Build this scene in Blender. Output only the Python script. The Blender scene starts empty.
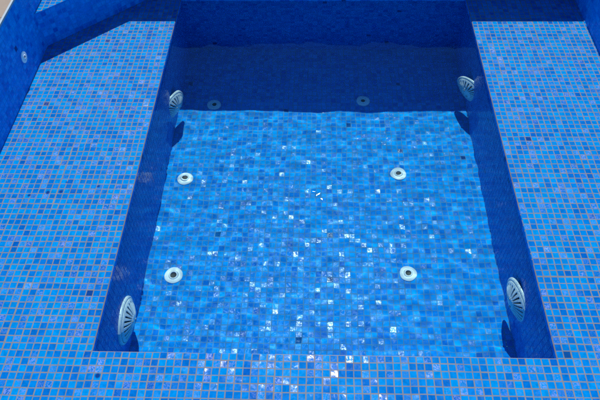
import bpy, bmesh, math, random
from mathutils import Vector, Matrix, noise
random.seed(7)
R = math.radians
scene = bpy.context.scene
C = scene.collection

# ------------------------------------------------------------------ measures (metres, bench top at z = 0)
XL, XR = -0.7275, 0.7725          # pit between the benches, 60 tiles wide
WL, WR = -1.3275, 1.3345          # outer pool walls
YF, Y0, YB = 0.17, 0.770, 2.750   # near pool wall, front edge of pit, back wall
DEEP_FRONT, DEEP = 0.50, 0.572    # the pit floor falls gently to the back
def floor_z(y): return -DEEP_FRONT - (DEEP - DEEP_FRONT) * (y - Y0) / (YB - Y0)
ZW = -0.02                        # water level in the pit
TOP, TOPB = 0.335, 0.262           # deck level; lower edge over the back wall
T = 0.025                         # tile pitch
SUN_ELEV = 52.5

# ------------------------------------------------------------------ small helpers
def tag(o, label=None, cat=None, group=None, kind=None):
    if label: o['label'] = label
    if cat: o['category'] = cat
    if group: o['group'] = group
    if kind: o['kind'] = kind
    return o

def empty(name, loc):
    o = bpy.data.objects.new(name, None)
    o.empty_display_size = 0.05
    o.location = loc
    C.objects.link(o)
    return o

def link_mesh(name, me, mats, parent=None):
    o = bpy.data.objects.new(name, me)
    for m in (mats if isinstance(mats, (list, tuple)) else [mats]):
        me.materials.append(m)
    if parent: o.parent = parent
    C.objects.link(o)
    return o

class Sheet:
    """Collects flat polygons with UVs counted in tiles; builds them as one mesh."""
    def __init__(s): s.v, s.f, s.uv = [], [], []
    def poly(s, pts, uv):
        n = len(s.v)
        s.v += [tuple(p) for p in pts]
        s.f.append(tuple(range(n, n + len(pts))))
        s.uv += [tuple(u) for u in uv]
    def floor(s, x0, x1, y0, y1, z):
        p = [(x0, y0, z), (x1, y0, z), (x1, y1, z), (x0, y1, z)]
        s.poly(p, [((a - XL) / T, (b - Y0) / T) for a, b, c in p])
    def wall_x(s, x, y0, y1, z0, z1, facing):      # plane x = const
        p = [(x, y0, z0), (x, y1, z0), (x, y1, z1), (x, y0, z1)]
        if facing > 0: p.reverse(); p = p[0:4]
        p = p if s._n(p).x * facing > 0 else p[::-1]
        s.poly(p, [((b - Y0) / T, c / T + 0.02) for a, b, c in p])
    def wall_y(s, y, x0, x1, z0, z1, facing):      # plane y = const
        p = [(x0, y, z0), (x1, y, z0), (x1, y, z1), (x0, y, z1)]
        p = p if s._n(p).y * facing > 0 else p[::-1]
        s.poly(p, [((a - XL) / T, c / T + 0.02) for a, b, c in p])
    @staticmethod
    def _n(p):
        a, b, c = Vector(p[0]), Vector(p[1]), Vector(p[2])
        return (b - a).cross(c - a)
    def build(s, name, mat):
        me = bpy.data.meshes.new(name)
        me.from_pydata(s.v, [], s.f)
        lay = me.uv_layers.new(name='UVMap')
        for i, u in enumerate(s.uv): lay.data[i].uv = u
        return link_mesh(name, me, mat)

# ------------------------------------------------------------------ materials
class NT:
    def __init__(s, name):
        s.m = bpy.data.materials.new(name); s.m.use_nodes = True
        s.t = s.m.node_tree; s.t.nodes.clear()
    def n(s, kind, **kw):
        n = s.t.nodes.new(kind)
        for k, v in kw.items():
            if k == 'inp':
                for kk, vv in v.items():
                    if hasattr(vv, 'is_output'): s.t.links.new(vv, n.inputs[kk])
                    else: n.inputs[kk].default_value = vv
            else: setattr(n, k, v)
        return n
    def math(s, op, a, b=None, c=None, clamp=False):
        n = s.n('ShaderNodeMath', operation=op, use_clamp=clamp)
        for i, v in enumerate((a, b, c)):
            if v is None: continue
            if hasattr(v, 'is_output'): s.t.links.new(v, n.inputs[i])
            else: n.inputs[i].default_value = v
        return n.outputs[0]
    def vec(s, op, a, b=None, scale=None):
        n = s.n('ShaderNodeVectorMath', operation=op)
        for i, v in enumerate((a, b)):
            if v is None: continue
            if hasattr(v, 'is_output'): s.t.links.new(v, n.inputs[i])
            else: n.inputs[i].default_value = v
        if scale is not None:
            if hasattr(scale, 'is_output'): s.t.links.new(scale, n.inputs['Scale'])
            else: n.inputs['Scale'].default_value = scale
        return n.outputs['Value'] if op in ('DOT_PRODUCT', 'LENGTH') else n.outputs['Vector']
    def mix(s, fac, a, b):
        n = s.n('ShaderNodeMix', data_type='RGBA')
        for k, v in ((0, fac), (6, a), (7, b)):
            if hasattr(v, 'is_output'): s.t.links.new(v, n.inputs[k])
            else: n.inputs[k].default_value = v
        return n.outputs[2]
    def ramp(s, fac, stops, interp='LINEAR'):
        n = s.n('ShaderNodeValToRGB', inp={'Fac': fac})
        n.color_ramp.interpolation = interp
        e = n.color_ramp.elements
        e[0].position, e[0].color = stops[0]
        e[1].position, e[1].color = stops[1]
        for p, c in stops[2:]:
            x = e.new(p); x.color = c
        return n.outputs[0]
    def out(s, surf):
        o = s.n('ShaderNodeOutputMaterial'); s.t.links.new(surf, o.inputs['Surface']); return s.m

def rgb(*c): return (*c, 1.0)

def mosaic(name, seed, grout, wobble=0.05, tilt=0.09, shimmer=0.13, bias=0.0, matt=0.2, gain=1.0, rough0=0.07, irid0=0.86, sheen=0.5, spots=()):
    """Blue iridescent glass mosaic: every tile has its own colour, sheen and slight tilt in the grout bed."""
    k = NT(name)
    uv0 = k.n('ShaderNodeTexCoord').outputs['UV']
    # hand laid sheets: lines wander a little
    wn = k.n('ShaderNodeTexNoise', inp={'Vector': uv0, 'Scale': 0.16, 'Detail': 2.0})
    wv = k.vec('MULTIPLY', k.vec('SUBTRACT', wn.outputs['Color'], (0.5, 0.5, 0.5)), (1.0, 1.0, 0.0))
    uv = k.vec('ADD', uv0, k.vec('SCALE', wv, scale=wobble * 4))
    # 12-tile sheets laid side by side, each a hair off the next
    sheet = k.vec('FLOOR', k.vec('SCALE', uv, scale=1 / 12))
    ws = k.n('ShaderNodeTexWhiteNoise', noise_dimensions='3D', inp={'Vector': k.vec('ADD', sheet, (seed * 3.7, 4.4, 9.2))})
    uv = k.vec('ADD', uv, k.vec('MULTIPLY', k.vec('SUBTRACT', ws.outputs['Color'], (0.5, 0.5, 0.5)), (0.10, 0.10, 0.0)))
    cell = k.vec('FLOOR', uv)
    fr = k.vec('FRACTION', uv)
    cs = k.vec('ADD', cell, (seed * 17.3, seed * 5.1, seed))
    w1 = k.n('ShaderNodeTexWhiteNoise', noise_dimensions='3D', inp={'Vector': cs})
    w2 = k.n('ShaderNodeTexWhiteNoise', noise_dimensions='3D', inp={'Vector': k.vec('ADD', cs, (91.7, 33.1, 7.7))})
    w3 = k.n('ShaderNodeTexWhiteNoise', noise_dimensions='3D', inp={'Vector': k.vec('ADD', cs, (11.3, 73.9, 3.3))})
    s1 = k.n('ShaderNodeSeparateColor', inp={'Color': w1.outputs['Color']})
    s2 = k.n('ShaderNodeSeparateColor', inp={'Color': w2.outputs['Color']})
    s3 = k.n('ShaderNodeSeparateColor', inp={'Color': w3.outputs['Color']})
    # glass mottling, different in every tile
    mv = k.vec('ADD', uv, k.vec('SCALE', w2.outputs['Color'], scale=37.0))
    mot = k.n('ShaderNodeTexNoise', inp={'Vector': mv, 'Scale': 1.5, 'Detail': 4.0, 'Roughness': 0.62, 'Distortion': 0.6})
    fine = k.n('ShaderNodeTexNoise', inp={'Vector': mv, 'Scale': 3.6, 'Detail': 2.0, 'Distortion': 1.2})
    # grout mask
    sp = k.n('ShaderNodeSeparateXYZ', inp={'Vector': k.vec('ADD', fr, k.vec('SCALE', k.vec('SUBTRACT', w3.outputs['Color'], (0.5, 0.5, 0.5)), scale=0.05))})
    du = k.math('MINIMUM', sp.outputs[0], k.math('SUBTRACT', 1.0, sp.outputs[0]))
    dv = k.math('MINIMUM', sp.outputs[1], k.math('SUBTRACT', 1.0, sp.outputs[1]))
    d = k.math('MINIMUM', du, dv)
    edge = k.math('MULTIPLY_ADD', s3.outputs[2], 0.022, 0.026)
    edge = k.math('MULTIPLY_ADD', fine.outputs['Fac'], 0.02, edge)
    tile = k.math('MULTIPLY', k.math('SUBTRACT', d, edge), 26.0, clamp=True)
    # tile colour
    base = k.ramp(s1.outputs[0], [
        (0.0, rgb(0.001, 0.11, 0.45)), (0.03, rgb(0.0008, 0.140, 0.50)), (0.22, rgb(0.0006, 0.172, 0.55)),
        (0.42, rgb(0.0004, 0.205, 0.60)), (0.72, rgb(0.0002, 0.240, 0.63)), (1.0, rgb(0.0002, 0.272, 0.66))])
    mf = k.math('MULTIPLY_ADD', mot.outputs['Fac'], 1.0 * gain, 0.48 * gain)
    base = k.vec('SCALE', base, scale=mf)
    # iridescent tiles: lilac grey flecks in the blue
    irid = k.math('MULTIPLY', k.math('SUBTRACT', s1.outputs[1], irid0), 8.0, clamp=True)
    fleck = k.math('MULTIPLY', k.math('SUBTRACT', fine.outputs['Fac'], 0.46), 6.0, clamp=True)
    lil = k.mix(s1.outputs[2], rgb(0.045, 0.14, 0.48), rgb(0.17, 0.25, 0.56))
    base = k.mix(k.math('MULTIPLY', k.math('MULTIPLY', irid, fleck), 0.8), base, lil)
    # the odd very dark tile
    dark = k.math('GREATER_THAN', s2.outputs[2], 0.998)
    base = k.mix(k.math('MULTIPLY', dark, 0.75), base, rgb(0.004, 0.02, 0.13))
    gn = k.n('ShaderNodeTexNoise', inp={'Vector': uv0, 'Scale': 0.35, 'Detail': 6.0})
    g2 = k.vec('SCALE', grout, scale=k.math('MULTIPLY_ADD', gn.outputs['Fac'], 0.7, 0.65))
    col = k.mix(tile, g2, base)
    for su, sv, sr in spots:      # the few dark chipped spots seen on the bench
        dd = k.vec('LENGTH', k.vec('SUBTRACT', k.vec('ADD', uv0, k.vec('SCALE', wv, scale=0.8)), (su, sv, 0.0)))
        col = k.mix(k.math('MULTIPLY', k.math('SUBTRACT', sr, dd), 5.0, clamp=True), col, rgb(0.003, 0.035, 0.18))
    # tilt of the tile in its bed + fire-polished ripple
    tx = k.math('ADD', k.math('SUBTRACT', s2.outputs[0], 0.5), k.math('SUBTRACT', s3.outputs[0], 0.5))
    ty = k.math('ADD', k.math('SUBTRACT', s2.outputs[1], 0.5), k.math('SUBTRACT', s3.outputs[1], 0.5))
    rc = k.n('ShaderNodeSeparateColor', inp={'Color': mot.outputs['Color']})
    tx = k.math('ADD', k.math('MULTIPLY', tx, tilt), k.math('MULTIPLY', k.math('SUBTRACT', rc.outputs[0], 0.5), shimmer * 2))
    ty = k.math('ADD', k.math('MULTIPLY', ty, tilt), k.math('MULTIPLY', k.math('SUBTRACT', rc.outputs[1], 0.5), shimmer * 2))
    ty = k.math('ADD', ty, bias)
    tx = k.math('MULTIPLY', tx, tile); ty = k.math('MULTIPLY', ty, tile)
    N = k.n('ShaderNodeNewGeometry').outputs['Normal']
    tan = k.n('ShaderNodeTangent', direction_type='UV_MAP'); tan.uv_map = 'UVMap'
    B = k.vec('CROSS_PRODUCT', N, tan.outputs[0])
    nn = k.vec('NORMALIZE', k.vec('ADD', N, k.vec('ADD', k.vec('SCALE', tan.outputs[0], scale=tx), k.vec('SCALE', B, scale=ty))))
    rough = k.math('MULTIPLY_ADD', s3.outputs[2], 0.10, rough0)
    rough = k.math('ADD', k.math('MULTIPLY', rough, tile), k.math('MULTIPLY', k.math('SUBTRACT', 1.0, tile), 0.75))
    spec = k.math('MULTIPLY', k.math('MULTIPLY_ADD', k.math('MULTIPLY', irid, k.math('MULTIPLY_ADD', fleck, 0.85, 0.15)), sheen, matt), tile)
    b = k.n('ShaderNodeBsdfPrincipled', inp={'Base Color': col, 'Roughness': rough, 'Specular IOR Level': spec, 'Normal': nn})
    return k.out(b.outputs[0])

def plain(name, col, rough=0.4, var=0.12, scale=60.0):
    k = NT(name)
    co = k.n('ShaderNodeTexCoord').outputs['Object']
    nz = k.n('ShaderNodeTexNoise', inp={'Vector': co, 'Scale': scale, 'Detail': 4.0})
    c = k.vec('SCALE', col, scale=k.math('MULTIPLY_ADD', nz.outputs['Fac'], 2 * var, 1 - var))
    b = k.n('ShaderNodeBsdfPrincipled', inp={'Base Color': c, 'Roughness': rough})
    return k.out(b.outputs[0])

def stone(name, sx, sy, a, bcol, joint):
    k = NT(name)
    co = k.n('ShaderNodeTexCoord').outputs['Object']
    br = k.n('ShaderNodeTexBrick', inp={'Vector': co, 'Color1': rgb(*a), 'Color2': rgb(*bcol), 'Mortar': rgb(*joint),
             'Scale': 1.0, 'Mortar Size': 0.004, 'Mortar Smooth': 0.2, 'Brick Width': sx, 'Row Height': sy})
    nz = k.n('ShaderNodeTexNoise', inp={'Vector': co, 'Scale': 9.0, 'Detail': 8.0, 'Roughness': 0.7})
    c = k.vec('SCALE', br.outputs['Color'], scale=k.math('MULTIPLY_ADD', nz.outputs['Fac'], 0.5, 0.75))
    bp = k.n('ShaderNodeBump', inp={'Height': nz.outputs['Fac'], 'Strength': 0.25, 'Distance': 0.004})
    b = k.n('ShaderNodeBsdfPrincipled', inp={'Base Color': c, 'Roughness': 0.75, 'Normal': bp.outputs[0]})
    return k.out(b.outputs[0])

GROUT = (0.185, 0.175, 0.165)
GROUT_PIT = (0.10, 0.27, 0.46)
M_bench = mosaic('bench_mosaic', 1.0, GROUT, tilt=0.10, shimmer=0.16, bias=0.03, matt=0.08, gain=0.75, rough0=0.12, irid0=0.76, sheen=0.7,
    spots=((-16.32, 25.7, 0.36), (-13.44, 26.25, 0.42), (-11.41, 26.5, 0.40), (-5.76, 27.65, 0.34), (1.58, -3.34, 0.42), (-11.1, 28.4, 0.25)))
M_floor = mosaic('pit_floor_mosaic', 2.0, GROUT_PIT, tilt=0.075, shimmer=0.17, bias=0.032, matt=0.012, gain=1.30, rough0=0.17, irid0=0.80, sheen=0.27)
M_wall = mosaic('wall_mosaic', 3.0, (0.003, 0.235, 0.66), tilt=0.03, shimmer=0.05, matt=0.035, irid0=0.97, gain=1.2)
M_plastic = plain('white_pool_plastic', (0.86, 0.88, 0.86), 0.32, 0.05)
M_trim = plain('pale_grout_edge', (0.30, 0.36, 0.38), 0.6)
M_dark = plain('painted_hole_shade', (0.03, 0.028, 0.025), 0.6)  # near-black colour standing in for the shade inside holes and slots
M_steel = plain('stainless_screw', (0.45, 0.45, 0.44), 0.3)
M_deck = stone('beige_stone_paving', 0.6, 0.3, (0.235, 0.178, 0.125), (0.265, 0.20, 0.14), (0.13, 0.115, 0.10))
M_ground = plain('dry_sandy_ground', (0.34, 0.29, 0.22), 0.9, 0.3, 2.0)

k = NT('clear_water')
gl = k.n('ShaderNodeBsdfRefraction', inp={'Color': rgb(0.79, 0.99, 1.0), 'IOR': 1.333, 'Roughness': 0.0})
gs = k.n('ShaderNodeBsdfGlass', inp={'Color': rgb(0.79, 0.99, 1.0), 'IOR': 1.333, 'Roughness': 0.0})
M_water = k.out(gs.outputs[0])

# ------------------------------------------------------------------ the basin
s = Sheet()
p = [(XL, Y0, -DEEP_FRONT), (XR, Y0, -DEEP_FRONT), (XR, YB, -DEEP), (XL, YB, -DEEP)]
s.poly(p, [((a - XL) / T, (b - Y0) / T) for a, b, c in p])
pit_floor = tag(s.build('pool_floor', M_floor), 'sunken blue mosaic floor of the pit between the benches', 'pool floor', kind='structure')

s = Sheet()                       # U-shaped bench: tops and the risers towards the pit
c = 0.003
s.floor(WL, XL - c, YF, YB, 0); s.floor(XR + c, WR, YF, YB, 0); s.floor(XL - c, XR + c, YF, Y0 - c, 0)
s.wall_x(XL, Y0, YB, -DEEP, -c, 1); s.wall_x(XR, Y0, YB, -DEEP, -c, -1); s.wall_y(Y0, XL, XR, -DEEP, -c, 1)
q = lambda n: [(0, 0.002), (n, 0.002), (n, 0.03), (0, 0.03)]     # grout bead along the rim
s.poly([(XL - c, YB, 0), (XL - c, Y0 - c, 0), (XL, Y0, -c), (XL, YB, -c)], q(80))
s.poly([(XR + c, Y0 - c, 0), (XR + c, YB, 0), (XR, YB, -c), (XR, Y0, -c)], q(80))
s.poly([(XL - c, Y0 - c, 0), (XR + c, Y0 - c, 0), (XR, Y0, -c), (XL, Y0, -c)], q(60))
bench = tag(s.build('bench', [M_bench]), 'U-shaped blue mosaic bench round the sunken pit', 'pool bench', kind='structure')
bench.data.materials.append(M_wall)
for i in (3, 4, 5): bench.data.polygons[i].material_index = 1

for nm, what in (('wall_left', 'l'), ('wall_right', 'r'), ('wall_back', 'b'), ('wall_front', 'f')):
    s = Sheet()
    if what == 'l': s.wall_x(WL, YF, YB, 0, TOP, 1)
    if what == 'r': s.wall_x(WR, YF, YB, 0, TOP, -1)
    if what == 'b':
        s.wall_y(YB, WL, XL, 0, TOPB, -1); s.wall_y(YB, XL, XR, -DEEP, TOPB, -1); s.wall_y(YB, XR, WR, 0, TOPB, -1)
    if what == 'f': s.wall_y(YF, WL, WR, 0, TOP, 1)
    lab = {'l': 'shaded blue mosaic pool wall along the left bench', 'r': 'shaded blue mosaic pool wall along the right bench',
           'b': 'tall shaded blue mosaic wall closing the far end of the pit', 'f': 'blue mosaic pool wall behind the nearest bench'}[what]
    tag(s.build(nm, M_wall), lab, 'pool wall', kind='structure')

# corner step with a diagonal riser at the far left
SY, SK, SH = 2.345, 0.93, 0.182
xe = WL + (YB - SY) / SK
L = math.hypot(xe - WL, YB - SY)
s = Sheet()
s.poly([(WL, SY, 0), (xe, YB, 0), (xe, YB, SH), (WL, SY, SH)], [(0, 0.02), (L / T, 0.02), (L / T, SH / T), (0, SH / T)])
pts = [(WL, SY, SH), (xe, YB, SH), (WL, YB, SH)]
s.poly(pts, [((a - XL) / T, (b - Y0) / T) for a, b, c in pts])
step = tag(s.build('corner_step', [M_wall]), 'raised corner step with a diagonal riser at the far left of the bench', 'pool step', kind='structure')
step.data.materials.append(M_bench); step.data.polygons[1].material_index = 1

def frame_mesh(name, outer, inner, z, mat, lip=0.0):
    (ax, bx_, ay, by), (cx, dx, cy, dy) = outer, inner
    v = [(ax, ay, z), (bx_, ay, z), (bx_, by, z), (ax, by, z), (cx, cy, z), (dx, cy, z), (dx, dy, z), (cx, dy, z)]
    f = [(0, 1, 5, 4), (1, 2, 6, 5), (2, 3, 7, 6), (3, 0, 4, 7)]
    if lip:
        v += [(cx, cy, z - lip), (dx, cy, z - lip), (dx, dy, z - lip), (cx, dy, z - lip)]
        f += [(4, 5, 9, 8), (5, 6, 10, 9), (6, 7, 11, 10), (7, 4, 8, 11)]
    me = bpy.data.meshes.new(name); me.from_pydata(v, [], f)
    return link_mesh(name, me, mat)
e = 0.003
def deck():
    x0, x1, y0, y1 = WL - e, WR + e, YF - e, YB + e
    v, f = [], []
    def q(*p): f.append(tuple(range(len(v), len(v) + 4))); v.extend(p)
    q((-5, -4, TOP), (x0, -4, TOP), (x0, 7, TOP), (-5, 7, TOP))
    q((x1, -4, TOP), (5, -4, TOP), (5, 7, TOP), (x1, 7, TOP))
    q((x0, -4, TOP), (x1, -4, TOP), (x1, y0, TOP), (x0, y0, TOP))
    q((x0, y1, TOPB), (x1, y1, TOPB), (x1, 7, TOPB), (x0, 7, TOPB))
    q((x0, y1 - 2 * e, TOPB), (x0, 7, TOPB), (x0, 7, TOP), (x0, y1 - 2 * e, TOP))
    q((x1, y1 - 2 * e, TOP), (x1, 7, TOP), (x1, 7, TOPB), (x1, y1 - 2 * e, TOPB))
    me = bpy.data.meshes.new('pool_deck'); me.from_pydata(v, [], f)
    return link_mesh('pool_deck', me, M_deck)
tag(deck(), 'beige stone paving round the pool', 'paving', kind='structure')
tag(frame_mesh('ground', (-900, 900, -900, 900), (-4.9, 4.9, -3.9, 6.9), TOPB - 0.02, M_ground), 'dry ground beyond the paving', 'ground', kind='structure')
# pale trim strip that ends the tiling under the paving
def trim():
    bm = bmesh.new()
    w, z0, z1 = 0.005, TOP - 0.006, TOP + 0.003
    def bx(x0, x1, y0, y1, dz=0.0):
        z0, z1 = TOP - 0.006 + dz, TOP + 0.003 + dz
        vs = [bm.verts.new((x, y, z)) for z in (z0, z1) for x, y in ((x0, y0), (x1, y0), (x1, y1), (x0, y1))]
        for f in ((3, 2, 1, 0), (4, 5, 6, 7), (0, 1, 5, 4), (1, 2, 6, 5), (2, 3, 7, 6), (3, 0, 4, 7)):
            bm.faces.new([vs[i] for i in f])
    a = 0.004
    bx(WL - w, WL + a, YF - w, YB + w); bx(WR - a, WR + w, YF - w, YB + w)
    bx(WL + a + .001, WR - a - .001, YB - a, YB + w, TOPB - TOP); bx(WL + a + .001, WR - a - .001, YF - w, YF + a)
    me = bpy.data.meshes.new('edge_trim'); bm.to_mesh(me); bm.free()
    return link_mesh('edge_trim', me, M_trim)
tag(trim(), 'thin pale trim strip where paving meets the tiled pool walls', 'pool trim', kind='structure')

# ------------------------------------------------------------------ water standing in the pit
nx, ny = 240, 320
v, f = [], []
for j in range(ny + 1):
    for i in range(nx + 1):
        x = XL - 0.001 + (XR - XL + 0.002) * i / nx
        y = Y0 - 0.001 + (YB - Y0 + 0.002) * j / ny
        h = 0.0015 * noise.noise(Vector((x * 5.5, y * 7.0, 0.3))) + 0.00065 * noise.noise(Vector((x * 15, y * 19, 5.1))) + 0.00007 * noise.noise(Vector((x * 46, y * 58, 2.7)))
        v.append((x, y, ZW + h))
for j in range(ny):
    for i in range(nx):
        a = j * (nx + 1) + i
        f.append((a, a + 1, a + nx + 2, a + nx + 1))
me = bpy.data.meshes.new('water'); me.from_pydata(v, [], f)
for p in me.polygons: p.use_smooth = True
water = tag(link_mesh('water', me, M_water), 'clear still water filling the pit level with the benches', 'water', kind='structure')
water.cycles.is_caustics_caster = True

# ------------------------------------------------------------------ fittings
def lathe(prof, n=48, smooth=True, closed=False):
    bm = bmesh.new()
    rings = []
    for r, z in prof:
        if r < 1e-6: rings.append([bm.verts.new((0, 0, z))])
        else: rings.append([bm.verts.new((r * math.cos(2 * math.pi * i / n), r * math.sin(2 * math.pi * i / n), z)) for i in range(n)])
    for a, b in zip(rings, rings[1:]):
        for i in range(n):
            q = [a[i % len(a)], a[(i + 1) % len(a)], b[(i + 1) % len(b)], b[i % len(b)]]
            u = []
            for x in q:
                if x not in u: u.append(x)
            if len(u) > 2: bm.faces.new(u)
    bmesh.ops.recalc_face_normals(bm, faces=bm.faces)
    for fc in bm.faces: fc.smooth = smooth
    return bm

def mesh_of(name, bm):
    me = bpy.data.meshes.new(name); bm.to_mesh(me); bm.free(); return me

def copy_thing(o, loc):
    c = o.copy(); c.location = loc; C.objects.link(c)
    def rec(a, b):
        for ch in a.children:
            d = ch.copy(); C.objects.link(d); d.parent = b; rec(ch, d)
    rec(o, c)
    return c

# floor jet: wide flange, swivelling eyeball with a bore
def make_jet():
    root = empty('floor_jet', (0, 0, 0))
    fl = [(0.0375, 0.0), (0.0375, 0.002), (0.0368, 0.0034), (0.034, 0.0046), (0.028, 0.0060), (0.0225, 0.0070), (0.0202, 0.0072), (0.0199, 0.0068), (0.0198, 0.001)]
    link_mesh('flange', mesh_of('flange', lathe(fl)), M_plastic, root)
    ball = [(0.0196, 0.002), (0.0196, 0.0066), (0.0186, 0.0084), (0.0165, 0.0098), (0.0145, 0.0104), (0.0134, 0.0104), (0.0126, 0.0096), (0.0122, 0.0020)]
    b = link_mesh('eyeball', mesh_of('eyeball', lathe(ball)), M_plastic, root)
    link_mesh('bore_shade_disc', mesh_of('bore_shade_disc', lathe([(0.0121, 0.0044), (0.006, 0.0034), (0.0, 0.0030)], smooth=False)), M_dark, b)  # dark disc paints the shade of a deep hole, floor lies right below
    return root
jet0 = make_jet()
JETS = [
    (-0.606, 1.268, (0, 0, 0), 'white floor jet with a dark hole, beside the near cover on the left pit wall'),
    (0.392, 1.293, (4, 2, 1), 'white floor jet with a dark hole, nearest the near cover on the right pit wall'),
    (-0.630, 1.797, (-7, 8, 0), 'white floor jet halfway along the sunlit floor, close to the left pit wall'),
    (0.391, 1.838, (-8, -6, 2), 'white floor jet halfway along the sunlit floor, on its right side'),
    (-0.546, 2.300, (3, 0, 0), 'shaded floor jet at the sunlight edge, nearer the far cover on the left wall'),
    (0.243, 2.332, (0, 3, 0), 'shaded floor jet near the sunlight edge, right of the middle of the back wall'),
]
for i, (x, y, rot, lab) in enumerate(JETS):
    o = jet0 if i == 0 else copy_thing(jet0, (0, 0, 0))
    o.location = (x, y, floor_z(y)); o.rotation_euler = (-math.atan((DEEP - DEEP_FRONT) / (YB - Y0)), 0, 0)
    for ch in o.children:
        if ch.name.startswith('eyeball'): ch.rotation_euler = [R(a) for a in rot]
    tag(o, lab, 'pool jet', 'white jets set in the pit floor')

# wall cover: round flange and a dome pierced by radial slots
def dome_bm(n=22, sub=10):
    bm = bmesh.new()
    rs = [0.006, 0.012, 0.018, 0.023, 0.029, 0.038, 0.050, 0.058, 0.066, 0.074, 0.078, 0.082, 0.086]
    def zz(r): return 0.0105 + 0.0275 * (1 - (r / 0.086) ** 2.0)
    N = n * sub
    c = bm.verts.new((0, 0, zz(0)))
    rings = [[bm.verts.new((r * math.cos(2 * math.pi * i / N), r * math.sin(2 * math.pi * i / N), zz(r))) for i in range(N)] for r in rs]
    for i in range(N): bm.faces.new((c, rings[0][i], rings[0][(i + 1) % N]))
    for k_ in range(len(rs) - 1):
        for i in range(N):
            m = i % sub
            wide = 3 <= m <= 6
            if 0.0285 < rs[k_] < 0.073 and wide: continue
            bm.faces.new((rings[k_][i], rings[k_ + 1][i], rings[k_ + 1][(i + 1) % N], rings[k_][(i + 1) % N]))
    for fc in bm.faces: fc.smooth = True
    return bm
def make_cover():
    root = empty('wall_cover', (0, 0, 0))
    fl = [(0.0975, 0.0), (0.0973, 0.003), (0.0965, 0.0055), (0.0945, 0.0075), (0.0915, 0.0094), (0.0885, 0.0103), (0.0872, 0.0098), (0.0866, 0.002)]
    link_mesh('flange', mesh_of('flange', lathe(fl, 72)), M_plastic, root)
    d = link_mesh('slotted_dome', mesh_of('slotted_dome', dome_bm()), M_plastic, root)
    sm = d.modifiers.new('thickness', 'SOLIDIFY'); sm.thickness = 0.0045; sm.offset = -1
    link_mesh('slot_shade_disc', mesh_of('slot_shade_disc', lathe([(0.084, 0.003), (0.05, 0.0032), (0.0, 0.0032)], 48, False)), M_dark, root)  # dark disc against the wall, paints the shade of the cavity behind the slots
    for a in (0.6, 0.6 + math.pi):
        bm = lathe([(0.0052, 0.0), (0.0052, 0.0015), (0.0045, 0.0022), (0.0, 0.0024)], 16)
        sc = link_mesh('screw', mesh_of('screw', bm), M_steel, root)
        sc.location = (0.0185 * math.cos(a), 0.0185 * math.sin(a), 0.0370)
    return root
cov0 = make_cover()
COVERS = [
    (XL, 0.995, -0.33, 1, 'white slotted dome cover on the left pit wall, near end, below the near bench corner'),
    (XR, 1.085, -0.295, -1, 'white slotted dome cover on the right pit wall, at its near end'),
    (XL, 2.165, -0.365, 1, 'white slotted dome cover on the left pit wall, far end in the shade'),
    (XR, 2.268, -0.345, -1, 'white slotted dome cover on the right pit wall, far end in the shade'),
]
for i, (x, y, z, sgn, lab) in enumerate(COVERS):
    o = cov0 if i == 0 else copy_thing(cov0, (0, 0, 0))
    o.location = (x, y, z)
    o.rotation_euler = (R(11 * i), R(90 * sgn), 0)
    tag(o, lab, 'drain cover', 'slotted dome covers on the pit walls')

# eyeball return inlet in the left pool wall
root = empty('return_inlet', (WL, 2.11, 0.119))
root.rotation_euler = (0, R(90), 0); root.scale = (0.74, 0.74, 0.36)
link_mesh('flange', mesh_of('flange', lathe([(0.036, 0.0), (0.036, 0.004), (0.034, 0.008), (0.029, 0.011), (0.022, 0.0125), (0.0185, 0.012), (0.018, 0.002)])), M_plastic, root)
b = link_mesh('eyeball', mesh_of('eyeball', lathe([(0.0178, 0.002), (0.0176, 0.009), (0.016, 0.0145), (0.0125, 0.0185), (0.009, 0.0195), (0.008, 0.0185), (0.0078, 0.004)])), M_plastic, root)
b.rotation_euler = (R(6), R(-14), 0)
link_mesh('bore_shade_disc', mesh_of('bore_shade_disc', lathe([(0.0077, 0.005), (0.0, 0.005)], smooth=False)), M_dark, b)  # dark disc, shade of the inlet hole put into its colour
tag(root, 'small white round return inlet in the shaded wall above the left bench', 'pool inlet')

# everything under the water takes the refracted sunlight
for o in C.objects:
    if o.type == 'MESH' and o is not water: o.cycles.is_caustics_receiver = True

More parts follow.
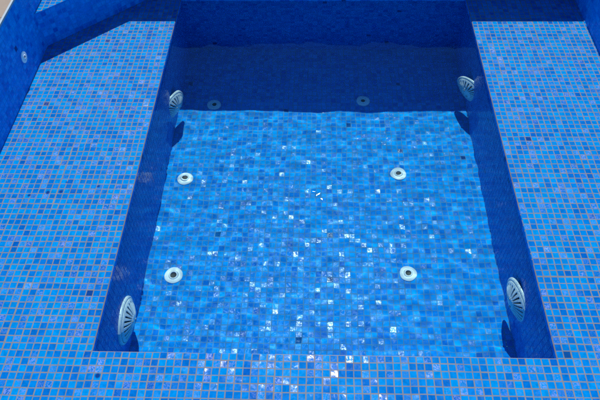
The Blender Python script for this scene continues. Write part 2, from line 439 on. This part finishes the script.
# ------------------------------------------------------------------ light
world = bpy.data.worlds.new('World'); scene.world = world; world.use_nodes = True
nt = world.node_tree
sky = nt.nodes.new('ShaderNodeTexSky'); sky.sky_type = 'NISHITA'; sky.sun_disc = False
sky.sun_elevation = R(SUN_ELEV); sky.sun_rotation = R(0)
sky.ozone_density = 6.0; sky.dust_density = 0.0; sky.air_density = 1.0; sky.altitude = 300
bg = nt.nodes['Background']; bg.inputs['Strength'].default_value = 0.14
tint = nt.nodes.new('ShaderNodeMix'); tint.data_type = 'RGBA'; tint.blend_type = 'MULTIPLY'
tint.inputs[0].default_value = 1.0; tint.inputs[7].default_value = (0.42, 0.80, 1.0, 1.0)     # deep clear blue of a dry summer sky
nt.links.new(sky.outputs[0], tint.inputs[6]); nt.links.new(tint.outputs[2], bg.inputs['Color'])
sd = bpy.data.lights.new('sun', 'SUN'); sd.energy = 4.8; sd.angle = R(0.5); sd.color = (1.0, 0.955, 0.89)
sd.cycles.is_caustics_light = True
sun = bpy.data.objects.new('sun', sd); C.objects.link(sun)
sun.rotation_euler = (R(SUN_ELEV - 90), 0, 0)      # shines from +Y downwards towards the camera
sun.location = (0, 6, 8)

# ------------------------------------------------------------------ camera
cd = bpy.data.cameras.new('camera'); cam = bpy.data.objects.new('camera', cd); C.objects.link(cam)
cd.sensor_width = 36.0; cd.lens = 590.54 / 600 * 36; cd.clip_start = 0.05; cd.clip_end = 3000
right = Vector((0.99957207, 0.02399564, -0.01672985)); down = Vector((0.0088028, -0.79216082, -0.61024892)); fwd = Vector((-0.02789605, 0.6098405, -0.79203306))
cam.matrix_world = Matrix(((right.x, -down.x, -fwd.x, 0.0), (right.y, -down.y, -fwd.y, 0.0), (right.z, -down.z, -fwd.z, 1.818), (0, 0, 0, 1)))
scene.camera = cam

# ------------------------------------------------------------------ render
scene.render.engine = 'CYCLES'
cy = scene.cycles
cy.caustics_refractive = True; cy.caustics_reflective = False
cy.max_bounces = 10; cy.transmission_bounces = 8; cy.diffuse_bounces = 4; cy.glossy_bounces = 4
cy.sample_clamp_indirect = 2.5
cy.use_denoising = False
vs = scene.view_settings
vs.view_transform = 'Standard'; vs.look = 'None'; vs.exposure = 0.25; vs.gamma = 1.0; vs.use_curve_mapping = False
